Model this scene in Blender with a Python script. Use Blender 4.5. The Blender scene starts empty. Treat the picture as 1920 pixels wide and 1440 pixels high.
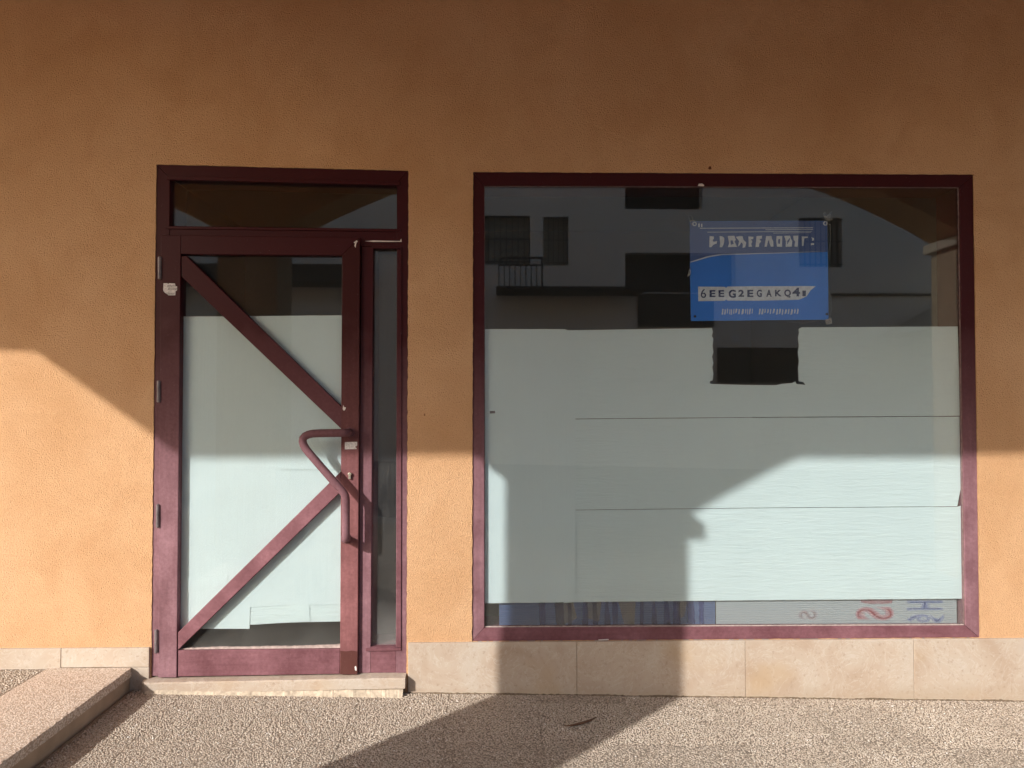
import bpy, bmesh, math, random
import numpy as np
from mathutils import Vector, Matrix, noise as mnoise

random.seed(7)
rng = np.random.default_rng(11)
scene = bpy.context.scene
col = scene.collection

# ------------------------------------------------------------------ camera
cam_data = bpy.data.cameras.new('camera')
cam_data.sensor_fit = 'HORIZONTAL'
cam_data.sensor_width = 36.0
cam_data.lens = 36.0 * 1400.0 / 1920.0
cam_data.clip_start = 0.05
cam_data.clip_end = 600.0
cam = bpy.data.objects.new('camera', cam_data)
col.objects.link(cam)
cam.location = (0.0, -3.5, 1.45)
cam.rotation_euler = (math.radians(90 + 1.2837), 0.0, math.radians(-1.2914))
scene.camera = cam

# ------------------------------------------------------------------ daylight
SUN = Vector((-0.93, -1.0, 0.67)).normalized()          # direction towards the sun
elev = math.asin(SUN.z)
azim = math.atan2(SUN.x, SUN.y)
world = bpy.data.worlds.new('World')
scene.world = world
world.use_nodes = True
wn = world.node_tree
bg = wn.nodes['Background']
sky = wn.nodes.new('ShaderNodeTexSky')
sky.sky_type = 'NISHITA'
sky.sun_disc = False
sky.sun_elevation = elev
sky.sun_rotation = azim
sky.altitude = 50
sky.air_density = 1.0
sky.dust_density = 1.5
wn.links.new(sky.outputs[0], bg.inputs[0])
bg.inputs[1].default_value = 0.15

sun_data = bpy.data.lights.new('sun', 'SUN')
sun_data.energy = 2.6
sun_data.angle = math.radians(0.55)
sun_data.color = (1.0, 0.985, 0.965)
sun = bpy.data.objects.new('sun', sun_data)
col.objects.link(sun)
sun.location = (-8, -10, 8)
sun.rotation_euler = SUN.to_track_quat('Z', 'Y').to_euler()

vs = scene.view_settings
vs.view_transform = 'Standard'
vs.look = 'None'
vs.gamma = 1.0
vs.use_curve_mapping = False
vs.exposure = 1.03
scene.cycles.max_bounces = 10
scene.cycles.diffuse_bounces = 6
scene.cycles.transparent_max_bounces = 16

# ------------------------------------------------------------------ node helpers
def new_mat(name):
    m = bpy.data.materials.new(name)
    m.use_nodes = True
    nt = m.node_tree
    return m, nt, nt.nodes['Principled BSDF'], nt.nodes['Material Output']

def N(nt, kind, **kw):
    n = nt.nodes.new('ShaderNode' + kind)
    for k, v in kw.items():
        setattr(n, k, v)
    return n

def val(nt, sock, v):
    if hasattr(v, 'is_output'):
        nt.links.new(v, sock)
    else:
        sock.default_value = v

def coords(nt, scale=(1, 1, 1), rot=(0, 0, 0), space='Object'):
    t = N(nt, 'TexCoord')
    mp = N(nt, 'Mapping')
    mp.inputs['Scale'].default_value = scale
    mp.inputs['Rotation'].default_value = rot
    nt.links.new(t.outputs[space], mp.inputs[0])
    return mp.outputs[0]

def tex_noise(nt, vec, scale, detail=3, rough=0.55, dist=0.0):
    n = N(nt, 'TexNoise')
    n.inputs['Scale'].default_value = scale
    n.inputs['Detail'].default_value = detail
    n.inputs['Roughness'].default_value = rough
    n.inputs['Distortion'].default_value = dist
    nt.links.new(vec, n.inputs['Vector'])
    return n.outputs[0]

def tex_voro(nt, vec, scale, out='Distance', feature='F1', rnd=1.0):
    n = N(nt, 'TexVoronoi', feature=feature)
    n.inputs['Scale'].default_value = scale
    n.inputs['Randomness'].default_value = rnd
    nt.links.new(vec, n.inputs['Vector'])
    return n.outputs[out]

def ramp(nt, fac, stops):
    r = N(nt, 'ValToRGB')
    els = r.color_ramp.elements
    while len(els) < len(stops):
        els.new(0.5)
    for e, (p, c) in zip(els, stops):
        e.position = p
        e.color = (*c, 1) if len(c) == 3 else c
    nt.links.new(fac, r.inputs[0])
    return r.outputs[0]

def maprange(nt, v, a, b, c=0.0, d=1.0):
    n = N(nt, 'MapRange')
    nt.links.new(v, n.inputs[0])
    for i, x in enumerate((a, b, c, d)):
        n.inputs[1 + i].default_value = x
    return n.outputs[0]

def mix(nt, fac, a, b, mode='MIX'):
    n = N(nt, 'Mix', data_type='RGBA', blend_type=mode)
    val(nt, n.inputs[0], fac)
    val(nt, n.inputs[6], a if hasattr(a, 'is_output') else (*a, 1))
    val(nt, n.inputs[7], b if hasattr(b, 'is_output') else (*b, 1))
    return n.outputs[2]

def math_(nt, op, a, b=0.0):
    n = N(nt, 'Math', operation=op)
    val(nt, n.inputs[0], a)
    val(nt, n.inputs[1], b)
    return n.outputs[0]

def bump(nt, h, strength, dist, prev=None):
    n = N(nt, 'Bump')
    n.inputs['Strength'].default_value = strength
    n.inputs['Distance'].default_value = dist
    nt.links.new(h, n.inputs['Height'])
    if prev is not None:
        nt.links.new(prev, n.inputs['Normal'])
    return n.outputs[0]

def plain(name, c, rough=0.6, spec=0.4, metal=0.0, var=0.0, vscale=30):
    m, nt, p, o = new_mat(name)
    p.inputs['Roughness'].default_value = rough
    p.inputs['Specular IOR Level'].default_value = spec
    p.inputs['Metallic'].default_value = metal
    if var:
        v = coords(nt)
        n = tex_noise(nt, v, vscale, 4)
        cc = mix(nt, maprange(nt, n, 0.3, 0.7), tuple(x * (1 - var) for x in c), tuple(min(1, x * (1 + var)) for x in c))
        nt.links.new(cc, p.inputs['Base Color'])
    else:
        p.inputs['Base Color'].default_value = (*c, 1)
    return m

# ------------------------------------------------------------------ materials
def make_stucco():
    m, nt, p, o = new_mat('orange_stucco')
    v = coords(nt)
    big = tex_noise(nt, v, 1.1, 4, 0.6)
    mid = tex_noise(nt, coords(nt, (1.6, 1.6, 1.3)), 1.9, 6, 0.68, 0.6)
    fine = tex_noise(nt, v, 115, 3, 0.7)
    pit = tex_voro(nt, v, 185)
    c = ramp(nt, big, [(0.28, (0.545, 0.308, 0.152)), (0.52, (0.615, 0.368, 0.198)), (0.72, (0.66, 0.412, 0.235))])
    c = mix(nt, maprange(nt, mid, 0.46, 0.70, 0.0, 0.45), c, (0.49, 0.262, 0.120))
    c = mix(nt, maprange(nt, fine, 0.55, 0.76, 0.0, 0.55), c, (0.36, 0.185, 0.085))
    c = mix(nt, maprange(nt, fine, 0.40, 0.22, 0.0, 0.35), c, (0.78, 0.53, 0.31))
    nt.links.new(c, p.inputs['Base Color'])
    p.inputs['Roughness'].default_value = 0.92
    p.inputs['Specular IOR Level'].default_value = 0.15
    h1 = tex_noise(nt, v, 165, 3, 0.6)
    b = bump(nt, tex_noise(nt, v, 3.0, 2), 0.25, 0.02)
    b = bump(nt, h1, 0.95, 0.0062, b)
    b = bump(nt, maprange(nt, pit, 0.0, 0.6), 0.55, 0.004, b)
    nt.links.new(b, p.inputs['Normal'])
    return m

def make_lacquer(name, base, chalk, amount, grain=(9, 9, 0.7), rough=0.42):
    """maroon lacquer, chalky, with the sunlit lower and shaded upper tone painted in by height"""
    m, nt, p, o = new_mat(name)
    v = coords(nt)
    streak = tex_noise(nt, coords(nt, grain), 6.0, 5, 0.62)
    cloud = tex_noise(nt, v, 5.0, 4, 0.6)
    fine = tex_noise(nt, v, 70, 4, 0.65)
    spot = tex_noise(nt, v, 210, 2, 0.5)
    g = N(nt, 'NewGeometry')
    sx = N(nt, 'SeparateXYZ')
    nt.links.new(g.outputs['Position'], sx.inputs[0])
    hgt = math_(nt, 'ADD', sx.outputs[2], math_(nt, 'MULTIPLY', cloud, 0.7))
    sun_tone = maprange(nt, hgt, 2.15, 1.30, 0.0, 1.0)  # sun and shade put into the colour: dark shaded top, pale sunlit bottom
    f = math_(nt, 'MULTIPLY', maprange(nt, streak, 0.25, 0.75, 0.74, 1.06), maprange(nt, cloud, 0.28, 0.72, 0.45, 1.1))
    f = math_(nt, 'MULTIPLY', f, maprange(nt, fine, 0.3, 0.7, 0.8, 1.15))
    f = math_(nt, 'MULTIPLY', math_(nt, 'MULTIPLY', f, amount), sun_tone)
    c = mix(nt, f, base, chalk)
    c = mix(nt, maprange(nt, spot, 0.71, 0.78, 0.0, 0.30), c, (0.42, 0.33, 0.32))
    nt.links.new(c, p.inputs['Base Color'])
    nt.links.new(maprange(nt, f, 0.0, 0.5, rough, 0.75), p.inputs['Roughness'])
    p.inputs['Specular IOR Level'].default_value = 0.14
    nt.links.new(bump(nt, fine, 0.06, 0.001), p.inputs['Normal'])
    return m

def make_glass(name, dust, dust_col=(0.55, 0.54, 0.50), lower=0.0, zref=0.4):
    m, nt, p, o = new_mat(name)
    nt.nodes.remove(p)
    tr = N(nt, 'BsdfTransparent')
    tr.inputs[0].default_value = (0.935, 0.952, 0.948, 1)
    gl = N(nt, 'BsdfGlossy')
    gl.inputs['Roughness'].default_value = 0.004
    gl.inputs['Color'].default_value = (0.95, 0.97, 0.97, 1)
    geo = N(nt, 'NewGeometry')
    dt = N(nt, 'VectorMath', operation='DOT_PRODUCT')
    nt.links.new(geo.outputs['Normal'], dt.inputs[0])
    nt.links.new(geo.outputs['Incoming'], dt.inputs[1])
    cs = math_(nt, 'ABSOLUTE', dt.outputs['Value'])
    fr = math_(nt, 'MULTIPLY_ADD', math_(nt, 'POWER', math_(nt, 'SUBTRACT', 1.0, cs), 5.0), 0.957)
    fr.node.inputs[2].default_value = 0.043
    ms = N(nt, 'MixShader')
    nt.links.new(fr, ms.inputs[0])
    nt.links.new(tr.outputs[0], ms.inputs[1])
    nt.links.new(gl.outputs[0], ms.inputs[2])
    df = N(nt, 'BsdfDiffuse')
    df.inputs[0].default_value = (*dust_col, 1)
    v = coords(nt)
    a = tex_noise(nt, v, 3.2, 5, 0.6)
    sp = tex_noise(nt, v, 110, 3, 0.6)
    sk = tex_noise(nt, coords(nt, (22, 22, 1.2)), 4, 4, 0.6)
    d = math_(nt, 'MULTIPLY', maprange(nt, a, 0.25, 0.8, 0.5, 1.4), maprange(nt, sk, 0.3, 0.75, 0.7, 1.3))
    d = math_(nt, 'MULTIPLY', d, dust)
    d = math_(nt, 'ADD', d, maprange(nt, sp, 0.60, 0.76, 0.0, 0.16 * min(1, dust * 18)))
    if lower:
        s = N(nt, 'SeparateXYZ')
        nt.links.new(v, s.inputs[0])
        g = maprange(nt, s.outputs[2], zref + 0.22, zref, 0.0, lower)
        d = math_(nt, 'ADD', d, math_(nt, 'MULTIPLY', g, maprange(nt, a, 0.3, 0.7, 0.4, 1.3)))
    m2 = N(nt, 'MixShader')
    nt.links.new(d, m2.inputs[0])
    nt.links.new(ms.outputs[0], m2.inputs[1])
    nt.links.new(df.outputs[0], m2.inputs[2])
    nt.links.new(m2.outputs[0], o.inputs[0])
    return m

def make_paper(name, c, ripple, tint=0.0):
    m, nt, p, o = new_mat(name)
    v = coords(nt)
    if ripple == 'h':
        w = coords(nt, (9, 9, 75))
    else:
        w = coords(nt, (110, 110, 3))
    rip = tex_noise(nt, w, 1.0, 3, 0.6, 0.6)
    sag = tex_noise(nt, v, 2.2, 3, 0.5)
    cc = mix(nt, maprange(nt, sag, 0.3, 0.7), tuple(x * 0.965 for x in c), c)
    nt.links.new(cc, p.inputs['Base Color'])
    p.inputs['Roughness'].default_value = 0.7
    p.inputs['Specular IOR Level'].default_value = 0.25
    b = bump(nt, sag, 0.35, 0.03)
    b = bump(nt, rip, 0.62 if ripple == 'h' else 0.14, 0.006, b)
    nt.links.new(b, p.inputs['Normal'])
    tl = N(nt, 'BsdfTranslucent')
    tl.inputs[0].default_value = (*c, 1)
    ms = N(nt, 'MixShader')
    ms.inputs[0].default_value = 0.26
    nt.links.new(p.outputs[0], ms.inputs[1])
    nt.links.new(tl.outputs[0], ms.inputs[2])
    nt.links.new(ms.outputs[0], o.inputs[0])
    return m

def make_limestone():
    m, nt, p, o = new_mat('limestone')
    oi = N(nt, 'ObjectInfo')
    t = N(nt, 'TexCoord')
    add = N(nt, 'VectorMath', operation='ADD')
    cmb = N(nt, 'CombineXYZ')
    nt.links.new(math_(nt, 'MULTIPLY', oi.outputs['Random'], 37.0), cmb.inputs[0])
    nt.links.new(math_(nt, 'MULTIPLY', oi.outputs['Random'], 19.0), cmb.inputs[2])
    nt.links.new(t.outputs['Object'], add.inputs[0])
    nt.links.new(cmb.outputs[0], add.inputs[1])
    v = add.outputs[0]
    big = tex_noise(nt, v, 4.0, 5, 0.6, 0.8)
    vein = tex_noise(nt, v, 7.0, 6, 0.65, 2.2)
    spk = tex_noise(nt, v, 60, 4, 0.7)
    c = ramp(nt, big, [(0.3, (0.385, 0.285, 0.205)), (0.5, (0.44, 0.350, 0.268)), (0.72, (0.465, 0.395, 0.320))])
    ridge = math_(nt, 'ABSOLUTE', math_(nt, 'SUBTRACT', vein, 0.5))
    c = mix(nt, maprange(nt, ridge, 0.022, 0.0, 0.0, 0.30), c, (0.60, 0.55, 0.48))
    c = mix(nt, maprange(nt, spk, 0.57, 0.70, 0.0, 0.6), c, (0.29, 0.205, 0.14))
    c = mix(nt, maprange(nt, tex_noise(nt, v, 2.2, 3), 0.58, 0.72, 0.0, 0.5), c, (0.44, 0.31, 0.18))
    s = N(nt, 'SeparateXYZ')
    nt.links.new(t.outputs['Object'], s.inputs[0])
    dirt = math_(nt, 'MULTIPLY', maprange(nt, s.outputs[2], 0.135, 0.075, 0.0, 0.6), maprange(nt, big, 0.35, 0.65, 0.2, 1.0))
    c = mix(nt, dirt, c, (0.36, 0.27, 0.18))
    nt.links.new(c, p.inputs['Base Color'])
    p.inputs['Roughness'].default_value = 0.6
    p.inputs['Specular IOR Level'].default_value = 0.3
    b = bump(nt, spk, 0.25, 0.002)
    b = bump(nt, maprange(nt, ridge, 0.03, 0.0), 0.2, 0.002, b)
    nt.links.new(b, p.inputs['Normal'])
    return m

def make_aggregate(name, c1, c2, gap, scale, strength, dist=0.006):
    m, nt, p, o = new_mat(name)
    v = coords(nt)
    vd = tex_voro(nt, v, scale)
    vc = tex_voro(nt, v, scale, 'Color')
    big = tex_noise(nt, v, 3.5, 4)
    s = N(nt, 'SeparateColor')
    nt.links.new(vc, s.inputs[0])
    c = mix(nt, s.outputs[0], c1, c2)
    c = mix(nt, maprange(nt, vd, 0.42, 0.62), c, gap)
    c = mix(nt, maprange(nt, big, 0.45, 0.75, 0.0, 0.35), c, gap)
    nt.links.new(c, p.inputs['Base Color'])
    p.inputs['Roughness'].default_value = 0.88
    p.inputs['Specular IOR Level'].default_value = 0.2
    b = bump(nt, tex_noise(nt, v, 14, 3), 0.4, 0.01)
    b = bump(nt, maprange(nt, vd, 0.15, 0.65, 1.0, 0.0), strength, dist, b)
    b = bump(nt, tex_noise(nt, v, 400, 2), 0.3, 0.002, b)
    nt.links.new(b, p.inputs['Normal'])
    return m

def make_pebble():
    m, nt, p, o = new_mat('washed_pebble')
    v = coords(nt)
    at = N(nt, 'Attribute', attribute_name='tone')
    big = tex_noise(nt, v, 4.0, 4)
    c = ramp(nt, at.outputs['Fac'], [(0.0, (0.27, 0.20, 0.145)), (0.3, (0.44, 0.355, 0.275)),
                                     (0.7, (0.54, 0.455, 0.365)), (0.95, (0.60, 0.53, 0.45)), (1.0, (0.76, 0.72, 0.66))])
    c = mix(nt, maprange(nt, big, 0.42, 0.75, 0.0, 0.30), c, (0.29, 0.225, 0.165))
    nt.links.new(c, p.inputs['Base Color'])
    p.inputs['Roughness'].default_value = 0.75
    p.inputs['Specular IOR Level'].default_value = 0.3
    return m

def make_twinwall(name, c):
    m, nt, p, o = new_mat(name)
    p.inputs['Base Color'].default_value = (*c, 1)
    p.inputs['Roughness'].default_value = 0.3
    p.inputs['Specular IOR Level'].default_value = 0.5
    tl = N(nt, 'BsdfTranslucent')
    tl.inputs[0].default_value = (*c, 1)
    ms = N(nt, 'MixShader')
    ms.inputs[0].default_value = 0.35
    nt.links.new(p.outputs[0], ms.inputs[1])
    nt.links.new(tl.outputs[0], ms.inputs[2])
    nt.links.new(ms.outputs[0], o.inputs[0])
    return m

def make_print(name, c, alpha, scale=14):
    """sun-faded ink: patchy cover over the sheet below it"""
    m, nt, p, o = new_mat(name)
    p.inputs['Base Color'].default_value = (*c, 1)
    p.inputs['Roughness'].default_value = 0.6
    n = tex_noise(nt, coords(nt, (1, 1, 0.6)), scale, 4, 0.65)
    nt.links.new(maprange(nt, n, 0.28, 0.66, alpha * 0.45, alpha), p.inputs['Alpha'])
    return m

def make_brick():
    m, nt, p, o = new_mat('rough_brick')
    v = coords(nt)
    n = tex_noise(nt, v, 55, 4, 0.7)
    c = ramp(nt, n, [(0.3, (0.28, 0.19, 0.115)), (0.6, (0.52, 0.40, 0.27)), (0.8, (0.64, 0.52, 0.38))])
    nt.links.new(c, p.inputs['Base Color'])
    p.inputs['Roughness'].default_value = 0.95
    nt.links.new(bump(nt, n, 0.6, 0.01), p.inputs['Normal'])
    return m

M = {}
M['stucco'] = make_stucco()
MB, MC = (0.048, 0.0075, 0.0095), (0.345, 0.190, 0.212)
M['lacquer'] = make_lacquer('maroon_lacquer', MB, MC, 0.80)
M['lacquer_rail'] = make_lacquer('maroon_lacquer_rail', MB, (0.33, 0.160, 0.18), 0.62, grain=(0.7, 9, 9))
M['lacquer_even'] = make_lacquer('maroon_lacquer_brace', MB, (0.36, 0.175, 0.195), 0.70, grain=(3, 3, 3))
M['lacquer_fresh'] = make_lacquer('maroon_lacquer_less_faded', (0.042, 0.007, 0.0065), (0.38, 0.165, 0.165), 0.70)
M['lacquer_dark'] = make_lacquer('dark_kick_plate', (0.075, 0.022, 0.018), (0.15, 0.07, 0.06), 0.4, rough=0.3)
M['glass'] = make_glass('shop_glass', 0.012, lower=0.05, zref=0.38)
M['glass_door'] = make_glass('door_glass', 0.014, lower=0.05, zref=0.27)
M['glass_side'] = make_glass('dusty_side_glass', 0.034, (0.55, 0.53, 0.50), lower=0.15, zref=0.3)
M['glass_top'] = make_glass('dusty_transom_glass', 0.014, (0.5, 0.44, 0.36))
M['paper_h'] = make_paper('foam_paper', (0.755, 0.845, 0.85), 'h')
M['paper_v'] = make_paper('foam_paper_upright', (0.755, 0.84, 0.85), 'v')
M['limestone'] = make_limestone()
M['slab'] = make_aggregate('washed_concrete', (0.38, 0.31, 0.24), (0.48, 0.40, 0.32), (0.24, 0.19, 0.145), 105, 0.6)
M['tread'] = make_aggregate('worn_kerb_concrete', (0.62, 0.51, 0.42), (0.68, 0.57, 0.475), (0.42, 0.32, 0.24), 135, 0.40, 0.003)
M['pebble'] = make_pebble()
M['mortar'] = plain('rough_mortar', (0.48, 0.39, 0.29), 0.95, 0.1, var=0.3, vscale=40)
M['soil'] = plain('dark_soil', (0.17, 0.125, 0.085), 0.95, 0.1, var=0.4, vscale=90)
M['joint'] = plain('joint_sand', (0.24, 0.19, 0.14), 0.95, 0.1, var=0.25, vscale=40)
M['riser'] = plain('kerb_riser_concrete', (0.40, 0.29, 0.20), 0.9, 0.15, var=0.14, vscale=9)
M['bead_dark'] = plain('worn_bead', (0.20, 0.13, 0.12), 0.6, 0.3, var=0.3, vscale=40)
M['sealant'] = plain('pale_sealant', (0.40, 0.31, 0.275), 0.7, 0.3, var=0.25, vscale=60)
M['chalk'] = plain('chipped_bare_spot', (0.68, 0.62, 0.58), 0.8, 0.2)
M['gasket'] = plain('black_gasket', (0.012, 0.011, 0.011), 0.6, 0.3)
M['hinge'] = plain('grey_hinge_metal', (0.16, 0.13, 0.135), 0.45, 0.5, metal=0.3, var=0.3)
M['brass'] = plain('worn_brass', (0.62, 0.56, 0.44), 0.35, 0.5, metal=0.8)
M['label'] = plain('old_white_label', (0.62, 0.58, 0.56), 0.7, 0.3, var=0.25, vscale=160)
M['ink'] = plain('label_ink', (0.10, 0.085, 0.08), 0.8, 0.1)
M['banner'] = plain('blue_vinyl', (0.030, 0.20, 0.72), 0.4, 0.4, var=0.06, vscale=6)
M['banner_dark'] = plain('slate_blue_print', (0.060, 0.11, 0.30), 0.4, 0.4, var=0.10, vscale=6)
M['white_ink'] = plain('white_print', (0.62, 0.66, 0.72), 0.5, 0.3, var=0.14, vscale=50)
M['navy_ink'] = plain('navy_print', (0.025, 0.040, 0.12), 0.5, 0.3)
M['tape'] = make_print('clear_tape', (0.55, 0.53, 0.5), 0.35, 60)
M['twin'] = make_twinwall('clear_twinwall', (0.50, 0.53, 0.55))
M['twin_blue'] = make_twinwall('blue_twinwall', (0.13, 0.18, 0.33))
M['blue_print'] = make_print('faded_blue_print', (0.030, 0.045, 0.17), 0.62)
M['red_print'] = make_print('faded_red_print', (0.40, 0.10, 0.12), 0.28)
M['brown_print'] = make_print('faded_buff_print', (0.26, 0.22, 0.17), 0.45, 9)
M['room'] = plain('dim_room_plaster', (0.22, 0.21, 0.20), 0.9, 0.1)
M['room_floor'] = plain('room_floor_tiles', (0.16, 0.15, 0.14), 0.6, 0.3)
M['ceiling'] = plain('arcade_plaster', (0.62, 0.385, 0.20), 0.95, 0.1, var=0.1, vscale=3)
M['brick'] = make_brick()
M['capital'] = plain('pale_capital_stone', (0.55, 0.47, 0.37), 0.85, 0.2, var=0.15)
M['house'] = plain('white_render', (0.86, 0.78, 0.69), 0.9, 0.1, var=0.06, vscale=2)
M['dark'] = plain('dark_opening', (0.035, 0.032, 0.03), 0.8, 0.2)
M['shutter'] = plain('olive_shutter', (0.40, 0.37, 0.30), 0.7, 0.2, var=0.2, vscale=8)
M['glint'] = plain('glint_white', (0.9, 0.9, 0.9), 0.4, 0.4)
M['iron'] = plain('black_iron', (0.02, 0.02, 0.02), 0.5, 0.4)
M['asphalt'] = plain('worn_street_concrete', (0.22, 0.20, 0.18), 0.9, 0.2, var=0.3, vscale=30)
M['roof'] = plain('clay_roof', (0.30, 0.16, 0.10), 0.9, 0.1, var=0.2)
M['leaf'] = plain('dry_pod', (0.13, 0.065, 0.035), 0.6, 0.3, var=0.4, vscale=80)
M['rust'] = plain('rust_stain', (0.13, 0.045, 0.02), 0.9, 0.1, var=0.3, vscale=200)
M['scratch'] = plain('pale_scratch', (0.66, 0.44, 0.25), 0.95, 0.1)

# ------------------------------------------------------------------ geometry helpers
def jit(pts, step, amp, closed=True, seed=0):
    """polyline with small uneven steps"""
    r = random.Random(seed)
    out = []
    n = len(pts)
    for i in range(n if closed else n - 1):
        a, b = Vector(pts[i]), Vector(pts[(i + 1) % n])
        k = max(1, int((b - a).length / step))
        for j in range(k):
            q = a.lerp(b, j / k)
            if j:
                q += Vector((r.uniform(-amp, amp), r.uniform(-amp, amp)))
            out.append((q.x, q.y))
    if not closed:
        out.append(tuple(pts[-1]))
    return out

def prism(bm, pts, y0, y1):
    """polygon in the X-Z plane, given thickness from y0 (near the street) to y1"""
    area = sum(pts[i][0] * pts[(i + 1) % len(pts)][1] - pts[(i + 1) % len(pts)][0] * pts[i][1] for i in range(len(pts)))
    if area < 0:
        pts = list(reversed(pts))
    f = [bm.verts.new((x, y0, z)) for x, z in pts]
    b = [bm.verts.new((x, y1, z)) for x, z in pts]
    bm.faces.new(f)
    bm.faces.new(list(reversed(b)))
    n = len(pts)
    for i in range(n):
        j = (i + 1) % n
        bm.faces.new((f[i], b[i], b[j], f[j]))

def box(bm, x0, x1, y0, y1, z0, z1):
    prism(bm, [(x0, z0), (x1, z0), (x1, z1), (x0, z1)], y0, y1)

def rect(p, q):
    return [(p[0], p[1]), (q[0], p[1]), (q[0], q[1]), (p[0], q[1])]

def tube(bm, path, r, seg=14, cap=True):
    pts = [Vector(p) for p in path]
    rings = []
    up = None
    for i, p in enumerate(pts):
        t = (pts[min(i + 1, len(pts) - 1)] - pts[max(i - 1, 0)]).normalized()
        if up is None:
            up = Vector((0, 0, 1)) if abs(t.z) < 0.9 else Vector((1, 0, 0))
        a = (up - t * up.dot(t)).normalized()
        up = a
        b = t.cross(a)
        rr = r[i] if isinstance(r, (list, tuple)) else r
        rings.append([bm.verts.new(p + (a * math.cos(2 * math.pi * k / seg) + b * math.sin(2 * math.pi * k / seg)) * rr) for k in range(seg)])
    for A, B in zip(rings, rings[1:]):
        for k in range(seg):
            bm.faces.new((A[k], A[(k + 1) % seg], B[(k + 1) % seg], B[k]))
    if cap:
        bm.faces.new(list(reversed(rings[0])))
        bm.faces.new(rings[-1])

def wall_fill(bm, outer, holes, y0, y1):
    """wall in the X-Z plane with holes and reveals"""
    loops = []
    edges = []
    for lp in [outer] + holes:
        vs_ = [bm.verts.new((x, y0, z)) for x, z in lp]
        loops.append(vs_)
        for i in range(len(vs_)):
            edges.append(bm.edges.new((vs_[i], vs_[(i + 1) % len(vs_)])))
    bmesh.ops.triangle_fill(bm, use_beauty=True, use_dissolve=False, edges=edges)
    for vs_ in loops:
        back = [bm.verts.new((v.co.x, y1, v.co.z)) for v in vs_]
        n = len(vs_)
        for i in range(n):
            j = (i + 1) % n
            bm.faces.new((vs_[i], vs_[j], back[j], back[i]))

def make(name, bm, mat, parent=None, bevel=0.0, smooth=False, seg=2):
    bmesh.ops.recalc_face_normals(bm, faces=bm.faces)
    me = bpy.data.meshes.new(name)
    bm.to_mesh(me)
    bm.free()
    for mm in (mat if isinstance(mat, (list, tuple)) else [mat]):
        me.materials.append(mm)
    if smooth:
        for p in me.polygons:
            p.use_smooth = True
    o = bpy.data.objects.new(name, me)
    col.objects.link(o)
    if parent is not None:
        o.parent = parent
    if bevel:
        b = o.modifiers.new('bevel', 'BEVEL')
        b.width = bevel
        b.segments = seg
        b.limit_method = 'ANGLE'
        b.angle_limit = math.radians(35)
    return o

def empty(name, loc=(0, 0, 0)):
    o = bpy.data.objects.new(name, None)
    o.location = loc
    o.empty_display_size = 0.2
    col.objects.link(o)
    return o

def tag(o, label=None, cat=None, group=None, kind=None):
    if label: o['label'] = label
    if cat: o['category'] = cat
    if group: o['group'] = group
    if kind: o['kind'] = kind
    return o

def text_mesh(s, size, extrude=0.0006, bold=0.0):
    c = bpy.data.curves.new('lettering', 'FONT')
    c.body = s
    c.size = size
    c.extrude = extrude
    c.offset = bold
    c.align_x = 'CENTER'
    c.align_y = 'CENTER'
    t = bpy.data.objects.new('lettering', c)
    me = bpy.data.meshes.new_from_object(t)
    bpy.data.objects.remove(t)
    return me

def fit_text(name, s, x0, x1, z0, z1, y, mat, parent, rot=0.0, mirror=False, bold=0.0):
    """lettering stretched into the rectangle it fills on its sign"""
    me = text_mesh(s, 1.0, bold=bold)
    co = np.empty(len(me.vertices) * 3)
    me.vertices.foreach_get('co', co)
    co = co.reshape(-1, 3)
    a = co[:, 0].copy(); b = co[:, 1].copy()
    if mirror: a = -a
    c, s_ = math.cos(rot), math.sin(rot)
    a, b = a * c - b * s_, a * s_ + b * c
    a = (a - a.min()) / (a.max() - a.min()) * (x1 - x0) + x0
    b = (b - b.min()) / (b.max() - b.min()) * (z1 - z0) + z0
    co = np.stack([a, y - co[:, 2] * 0.5, b], 1)
    me.vertices.foreach_set('co', co.ravel())
    me.materials.append(mat)
    o = bpy.data.objects.new(name, me)
    col.objects.link(o)
    o.parent = parent
    return o

# ==================================================================== GROUND
SLOPE = 0.0224
G0 = 0.093
def gz(x): return G0 - SLOPE * x

bm = bmesh.new()
vs4 = [bm.verts.new(p) for p in ((-220, -220, -0.125), (220, -220, -0.125), (220, 160, -0.125), (-220, 160, -0.125))]
bm.faces.new(vs4)
street = make('street', bm, M['asphalt'])
street.location = (0, 0, G0); street.rotation_euler = (0, math.atan(SLOPE), 0)
tag(street, kind='structure')

bm = bmesh.new()
box(bm, -1.66, 9.0, -4.6, -0.002, -0.16, -0.004)
pavement = make('pavement', bm, M['joint'])
pavement.location = (0, 0, G0); pavement.rotation_euler = (0, math.atan(SLOPE), 0)
tag(pavement, 'washed pebble pavement running along the foot of the shop wall', kind='structure')

# paving slabs, 40 cm with fine recessed joints (shared mesh)
def slab_mesh(w, d):
    bm = bmesh.new()
    g = 0.0010
    box(bm, g, w - g, g - d, -g, -0.045, 0.0)
    bmesh.ops.recalc_face_normals(bm, faces=bm.faces)
    me = bpy.data.meshes.new('paving_slab')
    bm.to_mesh(me); bm.free()
    me.materials.append(M['slab'])
    return me
me_full = slab_mesh(0.40, 0.40)
me_thin = slab_mesh(0.40, 0.105)
me_cut = slab_mesh(0.21, 0.40)
me_cut_thin = slab_mesh(0.21, 0.105)
def lay(me, x, y, parent, dz=0.0):
    o = bpy.data.objects.new('paving_slab', me)
    col.objects.link(o)
    o.parent = parent
    o.location = (x, y, dz + random.uniform(-0.0012, 0.0012))
    return o
XJ = 0.19
cols = [XJ + 0.40 * k for k in range(-4, 8)]
for x in cols:
    lay(me_thin, x, -0.004, pavement)
    for j in range(4):
        lay(me_full, x, -0.109 - 0.40 * j, pavement)
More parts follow.
